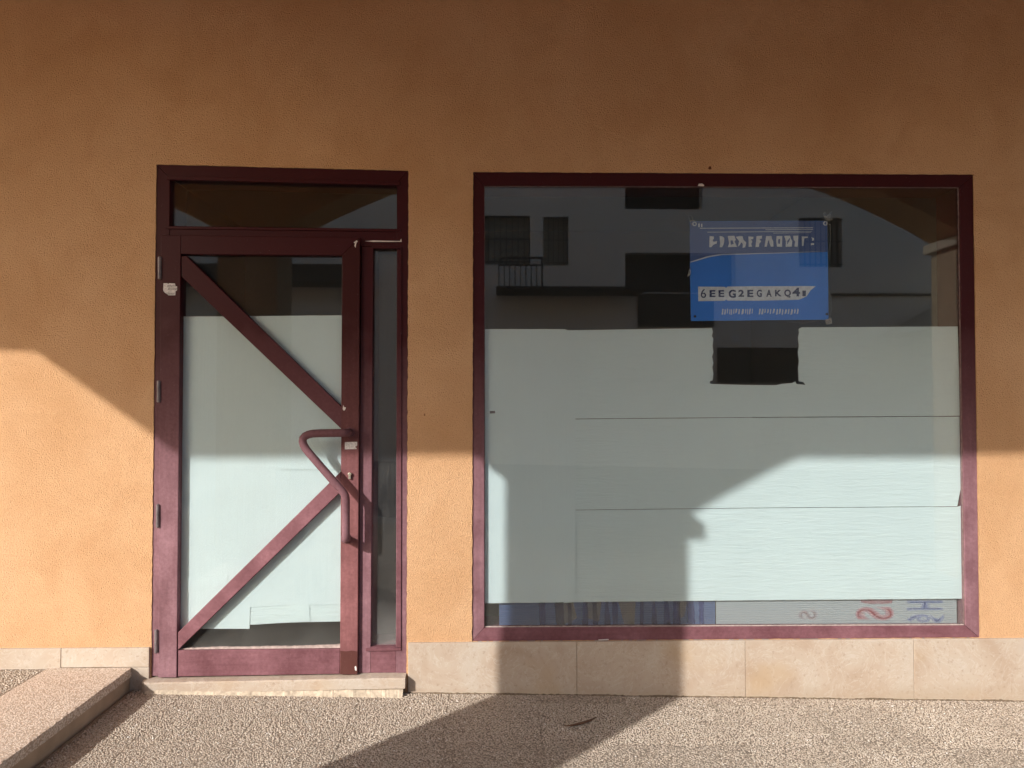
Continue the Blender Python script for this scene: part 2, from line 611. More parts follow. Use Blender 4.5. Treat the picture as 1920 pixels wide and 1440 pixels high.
lay(me_cut_thin, cols[0] - 0.21, -0.004, pavement)
for j in range(4):
    lay(me_cut, cols[0] - 0.21, -0.109 - 0.40 * j, pavement)

# pebbles standing proud of the slabs: real geometry, one mesh
def pebble_field(name, x0, x1, y0, y1, pitch, parent, joints=None, hole=None, seed=3):
    r = np.random.default_rng(seed)
    nx, ny = int((x1 - x0) / pitch), int((y1 - y0) / pitch)
    gx, gy = np.meshgrid(np.arange(nx), np.arange(ny))
    px = x0 + (gx + 0.5 * (gy % 2) + r.uniform(-.42, .42, gx.shape)) * pitch
    py = y0 + (gy + r.uniform(-.42, .42, gx.shape)) * pitch
    px = px.ravel(); py = py.ravel()
    keep = r.random(px.size) < 0.90
    if joints is not None:
        for jx in joints[0]:
            keep &= np.abs(px - jx) > 0.0018
        for jy in joints[1]:
            keep &= np.abs(py - jy) > 0.0018
    if hole is not None:
        keep &= hole(px, py)
    px = px[keep]; py = py[keep]
    n = px.size
    b = bmesh.new()
    bmesh.ops.create_icosphere(b, subdivisions=1, radius=1.0)
    b.verts.ensure_lookup_table()
    tv = np.array([v.co[:] for v in b.verts])
    tf = np.array([[v.index for v in f.verts] for f in b.faces])
    b.free()
    ang = r.uniform(0, 2 * math.pi, n)
    ra = pitch * r.uniform(.36, .66, n); rb = ra * r.uniform(.55, .95, n); rc = ra * r.uniform(.38, .66, n)
    sx = tv[None, :, 0] * ra[:, None]; sy = tv[None, :, 1] * rb[:, None]; sz = tv[None, :, 2] * rc[:, None]
    tilt = r.uniform(-.35, .35, n)[:, None]
    sz2 = sz + sx * tilt
    X = px[:, None] + sx * np.cos(ang)[:, None] - sy * np.sin(ang)[:, None]
    Y = py[:, None] + sx * np.sin(ang)[:, None] + sy * np.cos(ang)[:, None]
    Z = sz2 + (r.uniform(-.35, .25, n) * rc)[:, None]
    V = np.stack([X, Y, Z], 2).reshape(-1, 3).astype(np.float32)
    F = (tf[None] + (np.arange(n) * len(tv))[:, None, None]).reshape(-1, 3).astype(np.int32)
    me = bpy.data.meshes.new(name)
    me.vertices.add(len(V)); me.vertices.foreach_set('co', V.ravel())
    me.loops.add(F.size); me.loops.foreach_set('vertex_index', F.ravel())
    me.polygons.add(len(F))
    me.polygons.foreach_set('loop_start', np.arange(0, F.size, 3, dtype=np.int32))
    me.polygons.foreach_set('loop_total', np.full(len(F), 3, dtype=np.int32))
    me.polygons.foreach_set('use_smooth', np.ones(len(F), dtype=bool))
    me.update()
    at = me.attributes.new('tone', 'FLOAT', 'POINT')
    at.data.foreach_set('value', np.repeat(np.clip(r.normal(.5, .19, n), 0, 1), len(tv)).astype(np.float32))
    me.materials.append(M['pebble'])
    o = bpy.data.objects.new(name, me)
    col.objects.link(o)
    o.parent = parent
    o['kind'] = 'stuff'
    return o
pebble_field('pebbles', -1.64, 2.95, -1.1, -0.012, 0.0086, pavement,
             joints=(cols + [cols[-1] + .4], [-0.1065, -0.509, -0.909]), seed=5)

# raised pavement and kerb step at the left
KX = -1.663            # street-side edge of the step
KZ = 0.228
bm = bmesh.new()
box(bm, -12, -2.046, -4.6, -0.002, -0.10, KZ - 0.012)
raised = make('raised_pavement', bm, M['joint'])
tag(raised, 'higher pebble pavement left of the kerb step', kind='structure')
me_r = slab_mesh(0.40, 0.40)
for i in range(4):
    for j in range(4):
        lay(me_r, -2.05 - 0.40 * (i + 1), -0.004 - 0.40 * j, raised, KZ - 0.004)
pf = pebble_field('pebbles', -2.75, -2.056, -1.0, -0.012, 0.0105, raised, joints=([-2.45], [-0.406, -0.806]), seed=8)
pf.location.z = KZ - 0.004
kerb = empty('kerb', (KX, 0, KZ - 0.12))
tag(kerb, 'stepped kerb with a worn speckled top slab and smooth riser', kind='structure')
def kerb_block(name, x0, x1, y0, y1, z0, z1, mat, rough_edge=0.0):
    bm = bmesh.new()
    ny = 90 if rough_edge else 1
    r = random.Random(4)
    prof = [(x0, z0), (x1, z0), (x1, z1), (x1 - 0.014, z1), (x0, z1)]
    rows = []
    for k in range(ny + 1):
        y = y0 + (y1 - y0) * k / ny
        row = []
        for i, (x, z) in enumerate(prof):
            dx = dz = 0
            if rough_edge and i == 2:
                dx = -abs(r.gauss(0, rough_edge)); dz = -abs(r.gauss(0, rough_edge * .6))
                if r.random() < .08: dx -= 0.003; dz -= 0.0015
            if rough_edge and i == 1:
                dx = -abs(r.gauss(0, rough_edge * .5))
            row.append(bm.verts.new((x - KX + dx, y, z - (KZ - 0.12) + dz)))
        rows.append(row)
    for a, b in zip(rows, rows[1:]):
        for i in range(5):
            j = (i + 1) % 5
            bm.faces.new((a[i], a[j], b[j], b[i]))
    bm.faces.new(list(reversed(rows[0]))); bm.faces.new(rows[-1])
    return make(name, bm, mat, kerb)
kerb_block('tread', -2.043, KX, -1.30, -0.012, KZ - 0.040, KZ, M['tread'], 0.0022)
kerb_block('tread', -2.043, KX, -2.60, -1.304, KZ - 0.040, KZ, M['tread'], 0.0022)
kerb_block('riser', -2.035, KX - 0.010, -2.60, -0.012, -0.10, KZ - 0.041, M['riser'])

# soil and crumbs gathered along the foot of the plinth
bm = bmesh.new()
rows = []
for k in range(420):
    x = -0.40 + 3.3 * k / 419
    n1 = mnoise.noise(Vector((x * 7, 0, 3))); n2 = mnoise.noise(Vector((x * 60, 2, 1)))
    w = max(0.0015, 0.010 + 0.012 * n1 + 0.008 * n2)
    h = max(0.001, 0.005 + 0.006 * n1 + 0.004 * n2)
    rows.append([bm.verts.new((x, -0.010, h)), bm.verts.new((x, -0.012 - w * .5, h * .7)), bm.verts.new((x, -0.012 - w, -0.004))])
for a, b in zip(rows, rows[1:]):
    for i in range(2):
        bm.faces.new((a[i], a[i + 1], b[i + 1], b[i]))
make('soil_line', bm, M['soil'], pavement, smooth=True)
bm = bmesh.new()
r = random.Random(21)
for k in range(240):
    x = r.uniform(-1.6, 2.8); y = -0.03 - abs(r.gauss(0, 0.10)) if r.random() < .6 else r.uniform(-1.0, -0.03)
    q = bmesh.ops.create_icosphere(bm, subdivisions=1, radius=r.uniform(.002, .0055), matrix=Matrix.Translation((x, y, 0.005)) @ Matrix.Diagonal((1, r.uniform(.5, 1), .6, 1)))
tag(make('crumbs', bm, M['mortar'], pavement), kind='stuff')

# ==================================================================== SHOP BUILDING
shop = empty('shop_building', (0, 0, 0))
tag(shop, 'orange stuccoed shop front with maroon door and large papered display window', 'building')

door_hole = [(-1.5819, 0.1634), (-0.4104, 0.1537), (-0.4082, 2.5322), (-1.5831, 2.5540)]
win_hole = [(-0.1070, 0.3306), (2.2901, 0.3311), (2.2902, 2.5333), (-0.1048, 2.5293)]
bm = bmesh.new()
outer = [(-9, -0.3), (9, -0.3), (9, 4.4), (-9, 4.4)]
wall_fill(bm, outer, [jit(door_hole, 0.018, 0.0015, seed=1), jit(win_hole, 0.018, 0.0015, seed=2)], 0.0, 0.20)
wall = make('wall', bm, M['stucco'], shop)

# faint scratches, a rusty nail and a dark spot on the stucco
def scratch(pts, w, seed):
    r = random.Random(seed)
    bm = bmesh.new()
    for a, b in zip(pts, pts[1:]):
        a = Vector(a); b = Vector(b)
        k = max(1, int((b - a).length / 0.022))
        for j in range(k):
            if r.random() < 0.45: continue
            p = a.lerp(b, j / k); q = a.lerp(b, (j + r.uniform(.4, .9)) / k)
            n = Vector((-(q - p).y, (q - p).x)).normalized() * w * r.uniform(.4, 1)
            prism(bm, [tuple(p - n), tuple(q - n), tuple(q + n), tuple(p + n)], -0.0012, 0.001)
    return tag(make('scratch', bm, M['scratch'], shop), kind='stuff')
scratch([(-0.8302, 3.0094), (-0.6252, 3.0064), (-0.4046, 2.9934)], 0.0011, 1)
scratch([(0.0283, 2.9111), (0.2050, 2.8670), (0.3820, 2.7972), (0.5592, 2.7172), (0.6606, 2.6722)], 0.0012, 2)
scratch([(-1.6615, 2.0736), (-1.6622, 1.9242)], 0.0016, 3)
scratch([(-2.1876, 1.4162), (-2.1145, 1.3990), (-2.0220, 1.3891)], 0.0012, 6)
bm = bmesh.new()
c = Vector((1.0187, 2.5551))
prism(bm, [(c.x + 0.008 * math.cos(a) * random.uniform(.6, 1.1), c.y + 0.010 * math.sin(a) * random.uniform(.6, 1.1)) for a in np.linspace(0, 5.8, 9)], -0.004, 0.001)
make('nail_stain', bm, M['rust'], shop)
bm = bmesh.new()
c = Vector((-0.3299, 1.3836))
prism(bm, [(c.x + 0.0038 * math.cos(a), c.y + 0.0035 * math.sin(a)) for a in np.linspace(0, 5.5, 8)], -0.002, 0.001)
make('dark_spot', bm, M['rust'], shop)

# plinth of limestone slabs
def stone(pts, y0=-0.012):
    bm = bmesh.new()
    prism(bm, pts, y0, 0.03)
    o = make('stone_slab', bm, M['limestone'], shop, bevel=0.0018, seg=1)
    return o
JG = 0.0008
right_x = [-0.4082, 0.3798, 1.1683, 1.9648, 2.86, 3.7]
def ztop(x): return 0.3303
for i, (a, b) in enumerate(zip(right_x, right_x[1:])):
    a2 = a + (0.006 if i == 0 else JG); b2 = b - JG
    dy = random.uniform(-0.0015, 0.0015)
    stone([(a2, gz(a2) - 0.06), (b2, gz(b2) - 0.06), (b2, ztop(b2)), (a2, ztop(a2))], -0.012 + dy)
left_x = [-3.6, -2.85, -1.9852, -1.5855]
zl = 0.3167
for a, b in zip(left_x, left_x[1:]):
    last = b == left_x[-1]
    stone([(a + JG, KZ - 0.06 if not last else KZ + 0.001), (b - JG, KZ - 0.06 if not last else KZ + 0.001), (b - JG, zl), (a + JG, zl)])
a, b = KX - 0.10, left_x[-1]
stone([(a, 0.05), (b - JG, 0.05), (b - JG, KZ - 0.001), (a, KZ - 0.001)], -0.0105)

# ---------------------------------------------------------------- display window
FY = 0.006
WO = win_hole
WI = [(-0.0500, 0.3918), (2.2245, 0.3865), (2.2247, 2.4738), (-0.0520, 2.4664)]
window = empty('window', (0.0, 0.0, 0.0)); window.parent = shop
window['label'] = 'large display window in a mitred maroon frame'
def member(parent, name, pts, y0, y1, mat, bevel=0.0015):
    bm = bmesh.new()
    prism(bm, pts, y0, y1)
    return make(name, bm, mat, parent, bevel=bevel)
def shrink(poly, k):
    c = Vector((sum(p[0] for p in poly) / len(poly), sum(p[1] for p in poly) / len(poly)))
    return [tuple(c + (Vector(p) - c) * (1 - k / (Vector(p) - c).length)) for p in poly]
for i in range(4):
    j = (i + 1) % 4
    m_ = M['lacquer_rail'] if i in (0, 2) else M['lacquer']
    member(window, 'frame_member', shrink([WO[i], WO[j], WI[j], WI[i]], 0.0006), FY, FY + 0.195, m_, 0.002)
GYW = 0.020
pane = member(window, 'pane', [WI[0], WI[1], WI[2], WI[3]], GYW, GYW + 0.006, M['glass'], 0)
# pale glazing bead, ragged
WB = [(-0.0401, 0.4003), (2.2144, 0.3941), (2.2155, 2.4661), (-0.0432, 2.4589)]
for i in range(4):
    j = (i + 1) % 4
    w = [0.0045, 0.0030, 0.0028, 0.0018][i]
    a, b = Vector(WI[i]), Vector(WI[j])
    t = (b - a).normalized(); n = Vector((-t.y, t.x)) * w
    e = jit([tuple(a + n), tuple(b + n)], 0.012, 0.0010, closed=False, seed=20 + i)
    bm = bmesh.new()
    prism(bm, [tuple(a), tuple(b)] + list(reversed(e)), GYW - 0.006, GYW - 0.0006)
    make('glazing_bead', bm, M['sealant'] if i == 0 else M['bead_dark'], window)
# paint chips on the frame
def chip(parent, pts, y):
    bm = bmesh.new()
    prism(bm, pts, y - 0.0010, y + 0.001)
    return make('paint_chip', bm, M['chalk'], parent)
chip(window, [(0.9622, 2.4706), (0.9673, 2.4808), (0.9826, 2.4822), (0.9928, 2.4746), (0.9902, 2.4695)], FY)
chip(window, [(0.4823, 0.3343), (0.5297, 0.3365), (0.5322, 0.3325), (0.4848, 0.3304)], FY)

# ---------------------------------------------------------------- door frame
DY = 0.004
door_frame = empty('door_frame'); door_frame.parent = shop
door_frame['label'] = 'maroon door frame with transom light and narrow side light'
DO = [(-1.5821, 0.1829), (-0.4105, 0.1880), (-0.4082, 2.5322), (-1.5831, 2.5540)]
# left jamb, right jamb, head
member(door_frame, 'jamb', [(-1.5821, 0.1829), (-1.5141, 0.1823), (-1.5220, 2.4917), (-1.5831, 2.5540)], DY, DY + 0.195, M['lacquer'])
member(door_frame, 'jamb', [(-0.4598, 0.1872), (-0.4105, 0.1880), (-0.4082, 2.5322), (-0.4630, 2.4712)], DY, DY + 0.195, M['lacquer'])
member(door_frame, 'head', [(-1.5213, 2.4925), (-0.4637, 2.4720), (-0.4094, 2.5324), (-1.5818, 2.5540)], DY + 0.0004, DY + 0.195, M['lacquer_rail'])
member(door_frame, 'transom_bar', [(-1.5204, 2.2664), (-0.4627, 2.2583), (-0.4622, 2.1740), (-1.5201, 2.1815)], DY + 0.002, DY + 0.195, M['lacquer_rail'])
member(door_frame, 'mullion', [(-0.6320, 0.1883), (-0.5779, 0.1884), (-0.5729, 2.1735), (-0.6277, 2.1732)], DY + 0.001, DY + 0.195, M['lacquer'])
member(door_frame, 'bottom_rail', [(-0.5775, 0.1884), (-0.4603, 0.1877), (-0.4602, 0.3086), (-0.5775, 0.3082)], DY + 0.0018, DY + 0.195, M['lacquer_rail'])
# raised glazing beads round the transom light and side light
for pts in ([(-1.5381, 2.5016), (-0.4455, 2.4789), (-0.4480, 2.4625), (-1.5380, 2.4828)], [(-1.5357, 2.2638), (-0.4447, 2.2566), (-0.4447, 2.2445), (-1.5355, 2.2513)],
            [(-0.5741, 2.1785), (-0.4420, 2.1779), (-0.4419, 2.1628), (-0.5741, 2.1634)], [(-0.5981, 0.3035), (-0.4356, 0.3047), (-0.4355, 0.2912), (-0.5981, 0.2900)],
            [(-0.4578, 0.3061), (-0.4356, 0.3060), (-0.4382, 2.1616), (-0.4614, 2.1615)]):
    member(door_frame, 'glazing_bead', pts, DY - 0.006, DY + 0.02, M['lacquer_rail'], 0.002)
GYT = 0.030
member(door_frame, 'transom_pane', [(-1.5331, 2.2488), (-0.4472, 2.2445), (-0.4480, 2.4865), (-1.5357, 2.4991)], GYT, GYT + 0.006, M['glass_top'], 0)
member(door_frame, 'side_pane', [(-0.5931, 0.2875), (-0.4404, 0.2864), (-0.4420, 2.1842), (-0.5966, 2.1834)], GYT + 0.003, GYT + 0.009, M['glass_side'], 0)
chip(door_frame, [(-0.6116, 2.1989), (-0.5717, 2.2024), (-0.4470, 2.2005), (-0.4421, 2.2118), (-0.4395, 2.1968), (-0.5717, 2.1956)], DY)

# stone threshold and the broken mortar under it
bm = bmesh.new()
s0, s1 = -1.6036, -0.4104
zt, zb = 0.1834, 0.1620
r = random.Random(9)
nseg = 60
prof = []
for k in range(nseg + 1):
    x = s0 + (s1 - s0) * k / nseg
    dz = (0.004 if k < 1 else 0) 
    w = [r.gauss(0, .0006) for _ in range(6)]
    fr = -0.060 + (0.016 if k == 0 else 0)
    zz = zt + (x - s0) * 0.0105 - 0.006
    prof.append([bm.verts.new((x, 0.10, zz - 0.045)), bm.verts.new((x, fr, zz - 0.050 + w[1])), bm.verts.new((x, fr, zz - 0.0085 + w[2])),
                 bm.verts.new((x, fr + 0.006, zz - 0.0035 + w[3])), bm.verts.new((x, 0.10, zz + 0.001))])
for a, b in zip(prof, prof[1:]):
    for i in range(5):
        j = (i + 1) % 5
        bm.faces.new((a[i], a[j], b[j], b[i]))
bm.faces.new(list(reversed(prof[0]))); bm.faces.new(prof[-1])
sill = make('threshold', bm, M['limestone'], shop)
bm = bmesh.new()
rows = []
nx = 160
x0m, x1m = -1.5791, -0.4202
for k in range(nx + 1):
    x = x0m + (x1m - x0m) * k / nx
    row = []
    for (y, z) in ((0.05, 0.07), (-0.030, 0.062), (-0.046, 0.05), (-0.062, 0.022), (-0.078, 0.004), (-0.085, -0.03)):
        nn = mnoise.noise(Vector((x * 34, y * 60, z * 60))) * 0.010 + mnoise.noise(Vector((x * 120, y * 160, 4 + z * 160))) * 0.005
        row.append(bm.verts.new((x, y + nn, gz(x) + min(z, 0.046) + nn * .7 - 0.012)))
    rows.append(row)
for a, b in zip(rows, rows[1:]):
    for i in range(5):
        bm.faces.new((a[i], a[i + 1], b[i + 1], b[i]))
make('mortar_bed', bm, M['mortar'], shop)

# ---------------------------------------------------------------- door leaf
LY = -0.016
leaf = empty('door'); leaf.parent = shop
leaf['label'] = 'glazed maroon door with two diagonal braces and a bent tube handle'
LF = LY + 0.050
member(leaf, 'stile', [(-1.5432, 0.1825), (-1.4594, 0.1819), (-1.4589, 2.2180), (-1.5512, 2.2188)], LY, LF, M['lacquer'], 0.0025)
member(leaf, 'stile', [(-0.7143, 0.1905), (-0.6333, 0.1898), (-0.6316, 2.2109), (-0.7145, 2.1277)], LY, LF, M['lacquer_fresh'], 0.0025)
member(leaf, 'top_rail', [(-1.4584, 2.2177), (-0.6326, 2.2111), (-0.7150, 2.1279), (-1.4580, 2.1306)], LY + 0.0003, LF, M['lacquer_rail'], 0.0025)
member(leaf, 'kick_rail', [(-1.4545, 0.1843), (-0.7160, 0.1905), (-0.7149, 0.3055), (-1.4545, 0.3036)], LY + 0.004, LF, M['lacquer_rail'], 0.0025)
GYD = LY + 0.030
member(leaf, 'pane', [(-1.4690, 0.2940), (-0.6989, 0.2932), (-0.7034, 2.1428), (-1.4729, 2.1442)], GYD, GYD + 0.006, M['glass_door'], 0)
# braces
BY = LY + 0.001
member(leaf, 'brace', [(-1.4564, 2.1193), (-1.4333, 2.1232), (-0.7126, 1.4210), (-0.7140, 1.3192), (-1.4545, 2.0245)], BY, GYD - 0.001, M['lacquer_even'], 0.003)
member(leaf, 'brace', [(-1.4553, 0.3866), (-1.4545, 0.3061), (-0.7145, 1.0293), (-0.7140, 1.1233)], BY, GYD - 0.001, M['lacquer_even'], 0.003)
# beads of old sealant
bm = bmesh.new()
e = jit([(-1.4521, 0.3073), (-1.2987, 0.3127), (-1.1034, 0.3133), (-0.9076, 0.3143), (-0.7162, 0.3203)], 0.010, 0.0012, closed=False, seed=5)
prism(bm, e + [(-0.7149, 0.3031), (-1.4533, 0.3012)], GYD - 0.012, GYD - 0.0006)
make('sealant', bm, M['sealant'], leaf)
# dark unfaded foot of the lock stile
member(leaf, 'kick_plate', jit([(-0.7126, 0.1905), (-0.6350, 0.1898), (-0.6350, 0.2952), (-0.6621, 0.2990), (-0.6866, 0.2955), (-0.7127, 0.2982)], 0.02, 0.001, seed=3), LY - 0.0012, LY + 0.001, M['lacquer_dark'], 0)
# hinges
for a, b in (((-1.5544, 2.1179), (-1.5533, 2.0113)), ((-1.5533, 1.5443), (-1.5522, 1.4409)),
             ((-1.5509, 0.9749), (-1.5497, 0.8650)), ((-1.5520, 0.4025), (-1.5509, 0.2933))):
    bm = bmesh.new()
    k = 4
    tube(bm, [(a[0] + (b[0] - a[0]) * t, -0.018, a[1] + (b[1] - a[1]) * t) for t in (0, .04, .48, .5, .52, .96, 1)], [.004, .0085, .0085, .0072, .0085, .0085, .004], 12)
    make('hinge', bm, M['hinge'], leaf, smooth=False)
# handle: bent tube on two stand-offs
HY = LY - 0.078
def arc(pts, rad, n=8):
    """round the corners of a path"""
    out = [Vector(pts[0])]
    for i in range(1, len(pts) - 1):
        p, a, b = Vector(pts[i]), Vector(pts[i - 1]), Vector(pts[i + 1])
        rr = rad[i - 1] if isinstance(rad, (list, tuple)) else rad
        u = (a - p).normalized(); v = (b - p).normalized()
        half = u.angle(v) / 2
        d = min(rr / math.tan(half), (a - p).length * .49, (b - p).length * .49)
        s, e_ = p + u * d, p + v * d
        for k in range(n + 1):
            t = k / n
            out.append(s.lerp(p, t).lerp(p.lerp(e_, t), t))
    out.append(Vector(pts[-1]))
    return out
def P3(xz, y): return (xz[0], y, xz[1])
hp = [P3((-0.6744, 1.3042), LY), P3((-0.6769, 1.3042), HY), P3((-0.9182, 1.3011), HY), P3((-0.6753, 1.0213), HY), P3((-0.6743, 0.8218), HY), P3((-0.6892, 0.8143), LY)]
bm = bmesh.new()
tube(bm, arc(hp, [0.022, 0.075, 0.06, 0.022]), 0.0182, 18)
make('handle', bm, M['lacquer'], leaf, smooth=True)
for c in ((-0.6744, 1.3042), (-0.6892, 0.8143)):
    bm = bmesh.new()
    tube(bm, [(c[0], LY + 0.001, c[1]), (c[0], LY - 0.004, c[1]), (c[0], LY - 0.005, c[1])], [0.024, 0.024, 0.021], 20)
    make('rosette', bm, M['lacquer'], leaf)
# lock cylinder
c = (-0.6722, 1.1108)
bm = bmesh.new()
tube(bm, [(c[0], LY + 0.001, c[1]), (c[0], LY - 0.012, c[1]), (c[0], LY - 0.014, c[1])], [0.0085, 0.0085, 0.007], 16)
box(bm, c[0] - 0.005, c[0] + 0.005, LY - 0.011, LY, c[1] - 0.022, c[1] - 0.004)
make('lock_cylinder', bm, M['brass'], leaf, bevel=0.0008)
# labels stuck on the stiles
bm = bmesh.new()
prism(bm, [(-0.6964, 1.2583), (-0.6395, 1.2595), (-0.6395, 1.2422), (-0.6493, 1.2360), (-0.6419, 1.2298), (-0.6443, 1.2260), (-0.6963, 1.2249)], LY - 0.0009, LY + 0.001)
make('lock_label', bm, M['label'], leaf)
sticker = None
bm = bmesh.new()
prism(bm, [(-1.5366, 1.9943), (-1.5181, 1.9944), (-1.5144, 1.9894), (-1.5120, 1.9944), (-1.4837, 1.9933), (-1.4823, 1.9808), (-1.4737, 1.9796), (-1.4748, 1.9602), (-1.4809, 1.9584), (-1.4819, 1.9385), (-1.5126, 1.9384), (-1.5324, 1.9525), (-1.5375, 1.9620)], LY - 0.0009, LY + 0.001)
sticker = make('torn_sticker', bm, M['label'], leaf)
bm = bmesh.new()
for a, b in (((-1.5180, 1.9853), (-1.4838, 1.9827)), ((-1.5204, 1.9788), (-1.4812, 1.9762)), ((-1.5154, 1.9719), (-1.4689, 1.9694)),
             ((-1.5154, 1.9670), (-1.4689, 1.9644)), ((-1.5225, 1.9491), (-1.4858, 1.9465)), ((-1.5176, 1.9442), (-1.4858, 1.9415))):
    x = a[0]
    while x < b[0]:
        w = random.uniform(.002, .005)
        box(bm, x, min(x + w, b[0]), LY - 0.0013, LY - 0.0008, b[1], a[1])
        x += w + random.uniform(.0008, .0018)
tag(make('sticker_print', bm, M['ink'], leaf), kind='stuff')
chip(leaf, [(-0.6613, 2.1881), (-0.6464, 2.1983), (-0.6414, 2.1945), (-0.6488, 2.1807), (-0.6513, 2.1631), (-0.6575, 2.1731), (-0.6538, 2.1832)], LY)
chip(leaf, [(-0.7047, 1.4310), (-0.7010, 1.4210), (-0.6923, 1.4185), (-0.6959, 1.4086), (-0.7021, 1.4036), (-0.7071, 1.4111)], LY)
chip(leaf, [(-0.6470, 0.2242), (-0.6408, 0.2291), (-0.6371, 0.2192), (-0.6370, 0.2070), (-0.6444, 0.2095)], LY - 0.001)

# ---------------------------------------------------------------- room behind
bm = bmesh.new()
def quad(bm, *p):
    return bm.faces.new([bm.verts.new(q) for q in p])
X0, X1, Y0, Y1, Z0, Z1 = -2.7, 2.8, 0.205, 4.6, 0.20, 3.3
quad(bm, (X0, Y1, Z0), (X1, Y1, Z0), (X1, Y1, Z1), (X0, Y1, Z1))
quad(bm, (X0, Y0, Z0), (X0, Y1, Z0), (X0, Y1, Z1), (X0, Y0, Z1))
quad(bm, (X1, Y0, Z0), (X1, Y1, Z0), (X1, Y1, Z1), (X1, Y0, Z1))
quad(bm, (X0, Y0, Z1), (X1, Y0, Z1), (X1, Y1, Z1), (X0, Y1, Z1))
make('room_walls', bm, M['room'], shop)
bm = bmesh.new()
quad(bm, (X0, 0.10, Z0), (X1, 0.10, Z0), (X1, Y1, Z0), (X0, Y1, Z0))
make('room_floor', bm, M['room_floor'], shop)

# ---------------------------------------------------------------- arcade in front of the wall
PIN, POUT = -2.373, -2.806
ZS, ZA, HALF = 2.80, 3.56, 2.746
RAD = (HALF ** 2 + (ZA - ZS) ** 2) / (2 * (ZA - ZS))
pill = [(-2.186, -1.722), (3.77, 4.234)]
bays = [(-7.678, -2.186), (-1.722, 3.77)]
def arch_line(a, b, n=28):
    c = (a + b) / 2
    return [(a + (b - a) * k / n, ZA - RAD + math.sqrt(max(0, RAD ** 2 - (a + (b - a) * k / n - c) ** 2))) for k in range(n + 1)]
line = [(-8.14, ZS)]
for a, b in bays:
    line += arch_line(a, b)
line += [(4.234, ZS)] + arch_line(4.234, 9.7)
bm = bmesh.new()
top = [(9.7, 7.2), (-8.14, 7.2)]
prism(bm, line + top, POUT, PIN)
make('arcade_front', bm, M['ceiling'], shop)
for a, b in pill + [(-8.14, -7.678)]:
    bm = bmesh.new()
    box(bm, a, b, POUT, PIN, gz(a) - 0.15, ZS - 0.02)
    p_ = make('pillar', bm, M['brick'], shop)
    bm = bmesh.new()
    box(bm, a - 0.045, b + 0.045, POUT - 0.045, PIN + 0.045, ZS - 0.085, ZS - 0.004)
    make('capital', bm, M['capital'], p_, bevel=0.01)
bm = bmesh.new()
box(bm, -8.14, 9.7, PIN, 0.2, 4.15, 4.35)
make('arcade_ceiling', bm, M['ceiling'], shop)
bm = bmesh.new()
box(bm, -4.73, 5.2, -3.52, POUT - 0.002, 3.553, 3.70)
make('balcony_slab', bm, M['capital'], shop)
bm = bmesh.new()
box(bm, -8.14, 9.7, 0.21, 8.0, 4.36, 7.2)
make('upper_floor', bm, M['ceiling'], shop)

# ==================================================================== PAPER ON THE GLASS
def sheet(pts, y, mat, label, jitter=0.0, seed=0, group='white paper sheets covering the glass'):
    bm = bmesh.new()
    if jitter:
        pts = jit(pts, 0.03, jitter, seed=seed)
    prism(bm, pts, y, y + 0.0007)
    o = make('paper_sheet', bm, mat)
    return tag(o, label, 'paper sheet', group)
PW = GYW + 0.008
sheet([(-0.0488, 1.7888), (0.3299, 1.7897), (0.3450, 1.7834), (0.3802, 1.7847), (0.3803, 0.5051), (0.3030, 0.5018), (-0.0476, 0.5002)], PW, M['paper_v'], 'tall upright paper strip at the left end of the display window', 0.0004, 1)
notch = [(1.0333, 1.7963), (1.0370, 1.7761), (1.0318, 1.7584), (1.0393, 1.7458), (1.0353, 1.7105), (1.0389, 1.6802), (1.0325, 1.6600), (1.0386, 1.6298), (1.0334, 1.6096), (1.0383, 1.5794), (1.0343, 1.5467), (1.0229, 1.5441), (1.0203, 1.5328), (1.0355, 1.5295),
         (1.1876, 1.5253), (1.3400, 1.5242), (1.3654, 1.5305), (1.4164, 1.5343), (1.4317, 1.5432), (1.4367, 1.5305), (1.4799, 1.5255), (1.4699, 1.5394), (1.4470, 1.5432), (1.4450, 1.6050), (1.4491, 1.6404), (1.4444, 1.6809), (1.4497, 1.7112), (1.4462, 1.7517), (1.4516, 1.7770), (1.4491, 1.7922), (1.4645, 1.8011)]
sheet([(0.2972, 1.7833)] + notch + [(2.2208, 1.8067), (2.2278, 1.3777), (1.1865, 1.3718), (0.3017, 1.3646)], PW + 0.0018, M['paper_h'], 'top paper strip on the display window, with a square hole torn in it')
sheet([(0.2992, 1.3614), (1.1865, 1.3690), (2.2278, 1.3744), (2.2270, 1.0367), (2.2174, 0.9939), (2.2078, 0.9460), (1.1835, 0.9417), (0.3136, 0.9345)], PW + 0.0028, M['paper_h'], 'middle paper strip on the display window below the torn hole', 0.0003, 3)
sheet([(0.3136, 0.9320), (1.1835, 0.9392), (2.2078, 0.9435), (2.2271, 0.9485), (2.2312, 0.5066), (1.1804, 0.5053), (0.3803, 0.5014), (0.3230, 0.4980)], PW + 0.0038, M['paper_h'], 'lowest paper strip on the display window above the plastic panels', 0.0003, 4)
PD = GYD + 0.0085
sheet([(-1.4650, 1.8440), (-0.7069, 1.8522), (-0.7049, 0.4993), (-0.9578, 0.4971), (-1.1390, 0.4884), (-1.1419, 0.3893), (-1.4676, 0.3915)], PD + 0.0016, M['paper_v'], 'large white paper sheet covering most of the door glass', 0.0004, 5)
sheet([(-1.1440, 0.4946), (-0.9579, 0.5033), (-0.7049, 0.5091), (-0.7045, 0.4207), (-0.9573, 0.4163), (-1.1396, 0.4077)], PD + 0.0040, M['paper_h'], 'short paper strip along the bottom of the door glass', 0.0005, 6)
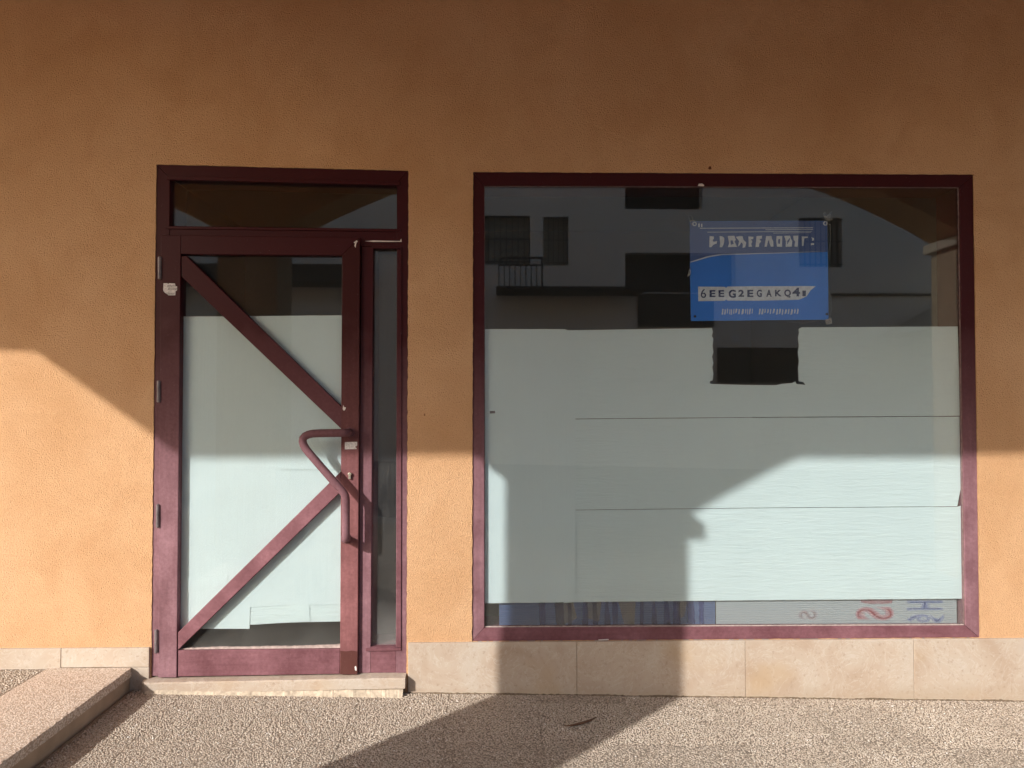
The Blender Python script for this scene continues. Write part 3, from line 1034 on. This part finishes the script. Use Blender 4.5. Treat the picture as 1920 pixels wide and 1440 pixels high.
sheet([(-1.0072, 1.4186), (-0.7046, 1.4136), (-0.7032, 1.1282), (-0.9129, 1.1274), (-1.0064, 1.1276)], PD - 0.0022, M['paper_v'], 'small square paper patch on the door glass behind the bent handle', 0.0003, 7)
sheet([(-1.4529, 0.6261), (-1.2430, 0.6373), (-1.2450, 0.5932), (-1.4522, 0.5552)], PD + 0.0004, M['paper_v'], 'narrow slanting paper patch low on the left of the door glass', 0.0003, 8)
sheet([(-0.9579, 0.4996), (-0.8646, 0.5003), (-0.8629, 0.4208), (-0.9549, 0.4184)], PD + 0.0020, M['paper_h'], 'tiny square paper patch on the bottom paper strip of the door', 0.0003, 9)
bm = bmesh.new()
prism(bm, [(-0.0260, 1.4010), (-0.0010, 1.4022), (0.0002, 1.3910), (-0.0248, 1.3890)], PW - 0.0012, PW - 0.0004)
tag(make('tape_scrap', bm, M['hinge']), 'tiny grey tape scrap on the paper near the left window frame', 'tape')

# ==================================================================== BANNER
BYN = GYW + 0.014
banner = empty('banner', P3((0.9283, 1.8314), BYN))
tag(banner, 'blue vinyl banner with white lettering tied inside the display window', 'banner')
def bprint(name, pts, dy, mat):
    bm = bmesh.new()
    o = banner.location
    if pts and not isinstance(pts[0][0], (int, float)):
        for p in pts:
            prism(bm, [(x - o.x, z - o.z) for x, z in p], -dy, -dy + 0.0004)
    else:
        prism(bm, [(x - o.x, z - o.z) for x, z in pts], -dy, -dy + 0.0004)
    return make(name, bm, mat, banner)
bprint('vinyl_sheet', [(0.9308, 2.3076), (1.0147, 2.3094), (1.2696, 2.3126), (1.5945, 2.3139), (1.5962, 2.0871), (1.5964, 1.8382), (1.2660, 1.8348), (0.9333, 1.8302), (0.9306, 2.0337)], 0.0, M['banner'])
bprint('header_print', [(0.9315, 2.3063), (1.2696, 2.3113), (1.5937, 2.3126), (1.5944, 2.1635), (1.3961, 2.1575), (1.1919, 2.1515), (1.0748, 2.1484), (1.0137, 2.1367), (0.9305, 2.1148)], 0.0008, M['banner_dark'])
bprint('arc_line', [(0.9305, 2.1135), (0.9628, 2.1238), (1.0137, 2.1405), (1.0748, 2.1509), (1.1920, 2.1540), (1.3961, 2.1600), (1.5829, 2.1673), (1.3961, 2.1575), (1.1919, 2.1504), (1.0901, 2.1479), (1.0188, 2.1354), (0.9679, 2.1200), (0.9305, 2.1097)], 0.0014, M['white_ink'])
bprint('fine_lines', [[(0.9789, 2.2761), (1.5250, 2.2816), (1.5250, 2.2788), (0.9789, 2.2733)], [(1.2948, 2.2702), (1.5250, 2.2732), (1.5250, 2.2712), (1.2948, 2.2679)],
                      [(1.0144, 2.2573), (1.5198, 2.2637), (1.5197, 2.2620), (1.0144, 2.2547)], [(1.3330, 2.2544), (1.5146, 2.2573), (1.5146, 2.2556), (1.3330, 2.2523)],
                      [(0.9714, 2.2977), (0.9775, 2.2977), (0.9774, 2.2799), (0.9713, 2.2799)], [(0.9841, 2.2965), (0.9907, 2.2965), (0.9906, 2.2800), (0.9840, 2.2800)]], 0.0014, M['white_ink'])['kind'] = 'stuff'
heading = [
 [(1.0250, 2.2377), (1.0450, 2.2358), (1.0461, 2.2258), (1.0397, 2.2178), (1.0448, 2.2098), (1.0609, 2.2139), (1.0596, 2.2019), (1.0427, 2.1958), (1.0327, 2.1837), (1.0234, 2.1845)],
 [(1.0731, 2.2379), (1.0871, 2.2360), (1.0959, 2.2280), (1.0950, 2.2120), (1.0909, 2.1960), (1.0848, 2.1840), (1.0735, 2.1847), (1.0756, 2.1999)],
 [(1.1124, 2.2381), (1.1441, 2.2395), (1.1512, 2.2203), (1.1451, 2.2123), (1.1570, 2.1863), (1.1129, 2.1849), (1.1190, 2.2041)],
 [(1.1513, 2.2343), (1.1714, 2.2384), (1.1842, 2.2365), (1.1874, 2.2225), (1.1933, 2.2145), (1.2013, 2.2085), (1.1959, 2.1845), (1.1839, 2.1812), (1.1852, 2.2005), (1.1772, 2.2084), (1.1711, 2.1964), (1.1610, 2.1863), (1.1672, 2.2144)],
 [(1.2124, 2.2366), (1.2365, 2.2348), (1.2356, 2.2247), (1.2243, 2.2227), (1.2307, 2.2127), (1.2254, 2.2007), (1.2293, 2.1879), (1.2132, 2.1866)],
 [(1.2518, 2.2388), (1.2779, 2.2402), (1.2766, 2.2270), (1.2657, 2.2229), (1.2737, 2.2129), (1.2635, 2.2008), (1.2626, 2.1868), (1.2457, 2.1859)],
 [(1.2980, 2.2391), (1.3233, 2.2392), (1.3260, 2.2252), (1.3320, 2.2132), (1.3326, 2.1884), (1.3205, 2.1879), (1.3138, 2.2051), (1.3119, 2.2211), (1.3058, 2.2131), (1.3004, 2.1878), (1.2896, 2.1877)],
 [(1.3483, 2.2393), (1.3757, 2.2395), (1.3740, 2.1873), (1.3499, 2.1884), (1.3461, 2.2133)],
 [(1.3853, 2.2407), (1.4135, 2.2409), (1.4186, 2.2237), (1.4238, 2.2157), (1.4211, 2.1888), (1.3913, 2.1874), (1.3932, 2.2135)],
 [(1.4288, 2.2410), (1.4530, 2.2419), (1.4493, 2.1877), (1.4344, 2.1896), (1.4375, 2.2137), (1.4307, 2.2217)],
 [(1.4699, 2.2380), (1.4993, 2.2373), (1.4993, 2.2321), (1.4819, 2.2292), (1.4776, 2.1919), (1.4707, 2.1918)],
 [(1.5154, 2.2342), (1.5287, 2.2302), (1.5294, 2.2202), (1.5193, 2.2173), (1.5214, 2.2254)],
 [(1.5132, 2.2041), (1.5293, 2.2061), (1.5284, 2.1973), (1.5139, 2.1960)]]
for hl in heading:
    bprint('heading_letter', hl, 0.0014, M['white_ink'])
for hl in ([(1.3562, 2.2233), (1.3651, 2.2254), (1.3633, 2.2013), (1.3552, 2.2033)], [(1.1251, 2.2162), (1.1351, 2.2182), (1.1410, 2.2002), (1.1270, 2.1962)],
                          [(1.3984, 2.2135), (1.4106, 2.2296), (1.4134, 2.2248), (1.4052, 2.2095), (1.4011, 2.1983)]):
    bprint('letter_gap', hl, 0.0020, M['banner_dark'])
bprint('number_band', [(0.9687, 1.9949), (1.0976, 1.9942), (1.1024, 1.9882), (1.1096, 1.9954), (1.2540, 1.9976), (1.4147, 1.9981), (1.4872, 1.9996), (1.5355, 1.9986), (1.5111, 1.9797), (1.4907, 1.9496), (1.4544, 1.9335), (1.2535, 1.9281), (1.1092, 1.9284), (1.1020, 1.9344), (1.0972, 1.9276), (0.9691, 1.9248)], 0.0012, M['white_ink'])
digits = [('6', (0.9812, 1.9408), (1.0063, 1.9839)),
          ('E', (1.0232, 1.9449), (1.0515, 1.9781)),
          ('E', (1.0661, 1.9450), (1.0935, 1.9782)),
          ('G', (1.1153, 1.9412), (1.1496, 1.9804)),
          ('2', (1.1614, 1.9465), (1.1889, 1.9798)),
          ('E', (1.2047, 1.9455), (1.2338, 1.9799)),
          ('G', (1.2504, 1.9456), (1.2748, 1.9808)),
          ('A', (1.2958, 1.9470), (1.3221, 1.9810)),
          ('K', (1.3380, 1.9491), (1.3704, 1.9804)),
          ('Q', (1.3829, 1.9432), (1.4146, 1.9821)),
          ('4', (1.4216, 1.9494), (1.4589, 1.9915)),
          ('1', (1.4706, 1.9503), (1.4870, 1.9776))]
bo = banner.location
for ch, p, q in digits:
    fit_text('number_character', ch, p[0] - bo.x, q[0] - bo.x, p[1] - bo.z, q[1] - bo.z, -0.0020, M['navy_ink'], banner, bold=0.0 if ch in '61' else 0.035)
small = [[(1.0808, 1.8613), (1.0872, 1.8618), (1.0901, 1.8885), (1.0845, 1.8885)],
         [(1.0932, 1.8602), (1.0988, 1.8626), (1.1013, 1.8853), (1.0965, 1.8881)],
         [(1.1052, 1.8646), (1.1100, 1.8682), (1.1122, 1.8897), (1.1082, 1.8901)],
         [(1.1168, 1.8622), (1.1212, 1.8638), (1.1229, 1.8850), (1.1194, 1.8894)],
         [(1.1248, 1.8599), (1.1292, 1.8603), (1.1313, 1.8834), (1.1274, 1.8890)],
         [(1.1360, 1.8647), (1.1408, 1.8659), (1.1426, 1.8866), (1.1390, 1.8902)],
         [(1.1452, 1.8675), (1.1529, 1.8707), (1.1566, 1.8879), (1.1498, 1.8902)],
         [(1.1596, 1.8636), (1.1669, 1.8640), (1.1702, 1.8855), (1.1638, 1.8895)],
         [(1.1753, 1.8624), (1.1845, 1.8640), (1.1886, 1.8856), (1.1806, 1.8895)],
         [(1.1929, 1.8656), (1.1973, 1.8676), (1.1995, 1.8852), (1.1955, 1.8896)],
         [(1.2029, 1.8613), (1.2069, 1.8633), (1.2087, 1.8880), (1.2055, 1.8896)],
         [(1.2121, 1.8625), (1.2182, 1.8649), (1.2211, 1.8896), (1.2159, 1.8904)],
         [(1.2250, 1.8653), (1.2290, 1.8681), (1.2312, 1.8897), (1.2276, 1.8897)],
         [(1.2590, 1.8610), (1.2659, 1.8650), (1.2689, 1.8886), (1.2633, 1.8906)],
         [(1.2711, 1.8623), (1.2795, 1.8631), (1.2829, 1.8866), (1.2761, 1.8910)],
         [(1.2860, 1.8687), (1.2912, 1.8711), (1.2937, 1.8855), (1.2893, 1.8910)],
         [(1.2988, 1.8675), (1.3056, 1.8707), (1.3086, 1.8855), (1.3026, 1.8899)],
         [(1.3124, 1.8636), (1.3176, 1.8660), (1.3202, 1.8883), (1.3154, 1.8895)],
         [(1.3249, 1.8668), (1.3341, 1.8700), (1.3379, 1.8888), (1.3303, 1.8904)],
         [(1.3429, 1.8617), (1.3497, 1.8625), (1.3527, 1.8872), (1.3467, 1.8888)],
         [(1.3554, 1.8633), (1.3630, 1.8669), (1.3668, 1.8885), (1.3600, 1.8908)],
         [(1.3694, 1.8601), (1.3754, 1.8625), (1.3784, 1.8845), (1.3732, 1.8897)],
         [(1.3835, 1.8642), (1.3915, 1.8678), (1.3953, 1.8850), (1.3885, 1.8893)],
         [(1.3991, 1.8638), (1.4048, 1.8662), (1.4078, 1.8890), (1.4026, 1.8890)],
         [(1.4116, 1.8602), (1.4208, 1.8643), (1.4250, 1.8854), (1.4170, 1.8886)],
         [(1.4293, 1.8671), (1.4353, 1.8687), (1.4379, 1.8851), (1.4327, 1.8903)],
         [(1.4421, 1.8643), (1.4490, 1.8663), (1.4524, 1.8871), (1.4464, 1.8911)]]
bprint('small_print', small, 0.0014, M['white_ink'])['kind'] = 'stuff'
for c, mt in (((0.9528, 2.2953), 'white_ink'), ((1.5847, 2.3012), 'white_ink'), ((0.9528, 1.8522), 'dark'), ((1.5878, 1.8647), 'dark')):
    bm = bmesh.new()
    n = 20
    for k in range(n):
        a0, a1 = 2 * math.pi * k / n, 2 * math.pi * (k + 1) / n
        ri, ro = (0.0060, 0.0105) if mt == 'white_ink' else (0.0005, 0.0060)
        prism(bm, [(c[0] - bo.x + ri * math.cos(a0), c[1] - bo.z + ri * math.sin(a0)), (c[0] - bo.x + ro * math.cos(a0), c[1] - bo.z + ro * math.sin(a0)),
                   (c[0] - bo.x + ro * math.cos(a1), c[1] - bo.z + ro * math.sin(a1)), (c[0] - bo.x + ri * math.cos(a1), c[1] - bo.z + ri * math.sin(a1))], -0.0026, -0.0012)
    make('grommet', bm, M[mt], banner)
# strings and clear tape at the corners
def string(pts, r_=0.0011):
    bm = bmesh.new()
    tube(bm, arc([(x - bo.x, -0.0035, z - bo.z) for x, z in pts], 0.01, 4), r_, 6)
    make('tie_string', bm, M['tape_solid'], banner)
M['tape_solid'] = plain('dull_clear_tape', (0.22, 0.21, 0.19), 0.4, 0.5)
string([(0.9383, 2.2899), (0.9283, 2.3178), (0.9157, 2.3329), (0.9360, 2.3356), (0.9461, 2.3128), (0.9562, 2.3103)])
string([(1.5892, 2.2960), (1.5843, 2.3215), (1.5717, 2.3444), (1.5821, 2.3546), (1.5921, 2.3317), (1.6051, 2.3522), (1.6155, 2.3574)], 0.0013)
string([(1.5918, 2.2960), (1.6072, 2.2986), (1.6092, 2.2400), (1.6035, 2.1763), (1.5957, 2.1635)])
string([(1.5964, 1.9727), (1.6088, 1.9347), (1.6109, 1.8839), (1.5978, 1.8534), (1.6129, 1.8332), (1.6026, 1.8179)])
string([(1.3934, 1.8275), (1.4698, 1.8201), (1.5337, 1.8304)], 0.0009)
for pts in ([(0.9283, 2.3127), (0.9461, 2.3153), (0.9511, 2.3077), (0.9308, 2.3051)], [(1.5794, 2.3368), (1.6102, 2.3471), (1.6176, 2.3166), (1.5842, 2.3113)],
            [(0.9219, 2.0717), (0.9321, 2.0844), (0.9332, 2.0540), (0.9167, 2.0387)], [(1.5772, 1.8381), (1.6080, 1.8484), (1.6128, 1.8179), (1.5846, 1.8128)]):
    bprint('clear_tape', pts, 0.0030, M['tape'])

# ==================================================================== PLASTIC PANELS BELOW THE PAPER
def panel(x0, x1, z0, z1, y, label, mat):
    root = empty('plastic_panel', (x0, y, z0))
    tag(root, label, 'plastic panel', 'ribbed plastic panels standing behind the glass')
    bm = bmesh.new()
    w, h = x1 - x0, z1 - z0
    n = int(h / 0.0105)
    prof = [(0.006, 0.0)]
    for k in range(n):
        z, d = h * k / n, h / n
        prof += [(0.0012, z), (-0.0012, z + d * .12), (-0.0016, z + d * .5), (-0.0012, z + d * .88)]
    prof += [(0.0012, h), (0.006, h)]
    A = [bm.verts.new((0, y_, z_)) for y_, z_ in prof]
    B = [bm.verts.new((w, y_, z_)) for y_, z_ in prof]
    for k in range(len(prof)):
        q = (k + 1) % len(prof)
        bm.faces.new((A[k], A[q], B[q], B[k]))
    bm.faces.new(A); bm.faces.new(list(reversed(B)))
    make('ribbed_sheet', bm, mat, root)
    return root
zp = 0.3790
p1 = panel(0.0196, 1.0457, zp, zp + 0.20, 0.050, 'left ribbed plastic panel with blotchy dark blue print under the paper', M['twin_blue'])
p2 = panel(1.0508, 2.2091, zp, zp + 0.20, 0.050, 'right pale ribbed plastic panel with a red letter and blue figures', M['twin'])
def pprint(root, name, pts, mat):
    bm = bmesh.new()
    o = root.location
    for p in pts:
        prism(bm, [(x - o.x, z - o.z) for x, z in jit(p, 0.01, 0.0015, seed=int(p[0][0] * 1000) % 97)], -0.0026, -0.0020)
    return make(name, bm, mat, root)
for q in ([(0.2813, 0.5024), (0.3696, 0.5019), (0.3871, 0.4217), (0.2937, 0.3774)], [(0.4276, 0.5015), (0.5034, 0.5011), (0.4931, 0.4061), (0.4375, 0.4214)], [(0.5843, 0.5006), (0.6653, 0.5001), (0.6598, 0.3749), (0.6143, 0.3752)], [(0.8632, 0.4990), (0.9089, 0.4987), (0.8984, 0.4285), (0.8729, 0.4186)]):
    pprint(p1, 'buff_print', [q], M['brown_print'])
blue = [[(0.2107, 0.3779), (0.2409, 0.3777), (0.2359, 0.5027), (0.2057, 0.5029)],
        [(0.2912, 0.3774), (0.3290, 0.3771), (0.3216, 0.5022), (0.2813, 0.5024)],
        [(0.3467, 0.3770), (0.3643, 0.3769), (0.3595, 0.5020), (0.3418, 0.5021)],
        [(0.4122, 0.3766), (0.4425, 0.3764), (0.4377, 0.5015), (0.4175, 0.5016)],
        [(0.4627, 0.3762), (0.4905, 0.3761), (0.4781, 0.5012), (0.4605, 0.5014)],
        [(0.5182, 0.3759), (0.5486, 0.3757), (0.5337, 0.5009), (0.5211, 0.5010)],
        [(0.5587, 0.3756), (0.5814, 0.3755), (0.5793, 0.5007), (0.5540, 0.5008)],
        [(0.6851, 0.3748), (0.7054, 0.3746), (0.7033, 0.4999), (0.6881, 0.5000)],
        [(0.7409, 0.3744), (0.7713, 0.3742), (0.7591, 0.4996), (0.7464, 0.4997)],
        [(0.7991, 0.3740), (0.8346, 0.3738), (0.8200, 0.4992), (0.8022, 0.4993)],
        [(0.8423, 0.3737), (0.8803, 0.3734), (0.8759, 0.4989), (0.8454, 0.4991)],
        [(0.9133, 0.3732), (0.9514, 0.3730), (0.9419, 0.4985), (0.9089, 0.4987)],
        [(0.9692, 0.3728), (0.9920, 0.3727), (0.9902, 0.4982), (0.9673, 0.4984)]]
for q in blue:
    pprint(p1, 'blue_print', [q], M['blue_print'])
def ptext(root, s, pa, pb, col_, alpha, rot=math.pi / 2, mirror=True):
    """figure printed on the far face, reading soft through the ribs: stacked thin ink films"""
    o = root.location
    for k in range(4):
        e = 0.0045 * (k - 1.5)
        fit_text('printed_figure', s, pa[0] - o.x - e, pb[0] - o.x + e, pb[1] - o.z - e * .6, pa[1] - o.z + e * .6, -0.0020 - 0.0003 * k,
                 make_print('faded_ink', col_, alpha, 60), root, rot, mirror, -0.03 + 0.03 * k)
RED, BLU = (0.70, 0.10, 0.14), (0.10, 0.16, 0.55)
ptext(p2, 'S', (1.7232, 0.4636), (1.8998, 0.4044), RED, 0.075)
ptext(p2, 'S', (1.4490, 0.4502), (1.5305, 0.4094), RED, 0.025)
ptext(p2, '6', (1.9696, 0.4292), (2.0799, 0.3906), BLU, 0.085)
ptext(p2, ')', (2.0855, 0.4285), (2.1417, 0.3902), BLU, 0.085)
ptext(p2, 'H', (1.9729, 0.4924), (2.1374, 0.4509), BLU, 0.07)
pprint(p2, 'red_bar', [[(1.7417, 0.5140), (1.9011, 0.5130), (1.8956, 0.4828), (1.8081, 0.4782), (1.7466, 0.4862)]], M['red_print'])

# ==================================================================== SMALL THINGS ON THE GROUND
bm = bmesh.new()
pth = []
for (x, y, z) in (((0.2847, -0.3578, 0.0866)), ((0.3211, -0.3516, 0.0858)), ((0.3638, -0.3298, 0.0849)), ((0.4034, -0.3025, 0.0840)), ((0.4374, -0.2695, 0.0832))):
    pth.append((x, y, z + 0.007))
tube(bm, pth, [0.0015, 0.006, 0.0075, 0.006, 0.002], 8)
for v in bm.verts: v.co.z = (v.co.z - pth[2][2]) * 0.6 + pth[2][2]
tag(make('dry_pod', bm, M['leaf'], smooth=True), 'brown curled dry pod lying on the shaded pavement', 'dry pod')

# ==================================================================== HOUSE ACROSS THE STREET (seen in the glass)
HYY = -14.0
house = empty('white_house', (0, HYY, 0))
tag(house, 'white rendered house across the street with barred windows and a terrace', 'house')
def mrect(a, b): return rect(a, b)
holes_px = [
    ((-0.2957, 4.6641), (0.8218, 5.8178)), ((1.1356, 4.6450), (1.7291, 5.7977)),
    ((3.0820, 5.9956), (4.9276, 6.9104)), ((3.0754, 4.0089), (5.7050, 4.9561)), ((7.2329, 4.6325), (8.2679, 5.8093))]
def loc(p): return (p[0], p[1])
bm = bmesh.new()
hz0, hz1 = -0.6, 6.9
wall_fill(bm, [(-9.0, hz0), (16, hz0), (16, hz1), (-9.0, hz1)], [rect(a, b) for a, b in holes_px], 0.0, -0.30)
make('wall', bm, M['house'], house)
bm = bmesh.new()
box(bm, -8.9, 15.9, -6.0, -0.32, hz0, hz1 - 0.1)
make('dark_interior', bm, M['dark'], house)
bm = bmesh.new()
box(bm, -9.2, 16.2, -6.2, 0.25, hz1, hz1 + 0.12)
make('roof', bm, M['roof'], house)
for i, (a, b) in enumerate(holes_px):
    if i in (2, 3): continue
    bm = bmesh.new()
    box(bm, a[0] + .01, b[0] - .01, -0.20, -0.16, a[1] + .01, b[1] - .01)
    make('shutter', bm, M['shutter'], house)
    bm = bmesh.new()
    n = 8 if i != 1 else 5
    for k in range(1, n):
        x = a[0] + (b[0] - a[0]) * k / n
        box(bm, x - 0.012, x + 0.012, 0.0, 0.03, a[1], b[1])
    for z in (a[1] + 0.04, (a[1] + b[1]) / 2, b[1] - 0.06):
        box(bm, a[0], b[0], 0.031, 0.045, z, z + 0.03)
    tag(make('window_bars', bm, M['iron'], house), kind='stuff')
# terrace slab, lower wall, railing
ta = (0.0181, 3.9985); tb = (3.3786, 4.0099)
bm = bmesh.new()
box(bm, ta[0], tb[0], 0.0, 1.0, ta[1] - 0.07, ta[1])
make('terrace_slab', bm, M['dark'], house)
bm = bmesh.new()
box(bm, 7.9944, 10.5609, 0.0, 0.10, ta[1] - 0.05, ta[1])
make('string_course', bm, M['dark'], house)
bm = bmesh.new()
ra, rb = 0.0805, 1.0476
rt = 4.6172
box(bm, ra, rb, 0.9, 0.94, rt, rt + 0.05)
box(bm, ra, rb, 0.9, 0.94, rt - 0.15, rt - 0.12)
for k in range(9):
    x = ra + (rb - ra) * k / 8
    box(bm, x - .012, x + .012, 0.905, 0.935, ta[1], rt - 0.12)
box(bm, rb - .02, rb + .02, 0.9, 0.95, ta[1], rt + .05)
tag(make('railing', bm, M['iron'], house), kind='stuff')
bm = bmesh.new()
a, b = (3.3757, 3.2026), (5.1648, 3.9780)
box(bm, a[0], b[0], 0.002, 0.06, a[1], b[1])
make('garage_door', bm, M['dark'], house)
bm = bmesh.new()
a, b = (5.2536, 1.8830), (7.1781, 2.7054)
box(bm, a[0], b[0], 0.002, 0.06, a[1], b[1])
make('reflection_darkener', bm, M['dark'], house)  # added dark panel, deepens the reflection inside the torn paper hole
for a, b in (((5.2088, 2.8534), (5.2855, 2.9419)), ((5.5894, 2.8415), (5.7680, 2.9808))):  # added white pieces standing in for glints reflected in the window
    bm = bmesh.new()
    box(bm, a[0], b[0], 0.02, 0.06, a[1], b[1])
    make('glint_plate', bm, M['glint'], house)
bm = bmesh.new()
a, b = (8.9847, 3.2412), (10.5573, 3.7540)
prism(bm, [(a[0], a[1] - .3), (b[0] + 2, a[1] - .3), (b[0] + 2, b[1] + .3), (b[0], b[1])], 0.1, 2.2)
make('lean_to', bm, M['capital'], house)
# darker eave to the left, as the door glass shows
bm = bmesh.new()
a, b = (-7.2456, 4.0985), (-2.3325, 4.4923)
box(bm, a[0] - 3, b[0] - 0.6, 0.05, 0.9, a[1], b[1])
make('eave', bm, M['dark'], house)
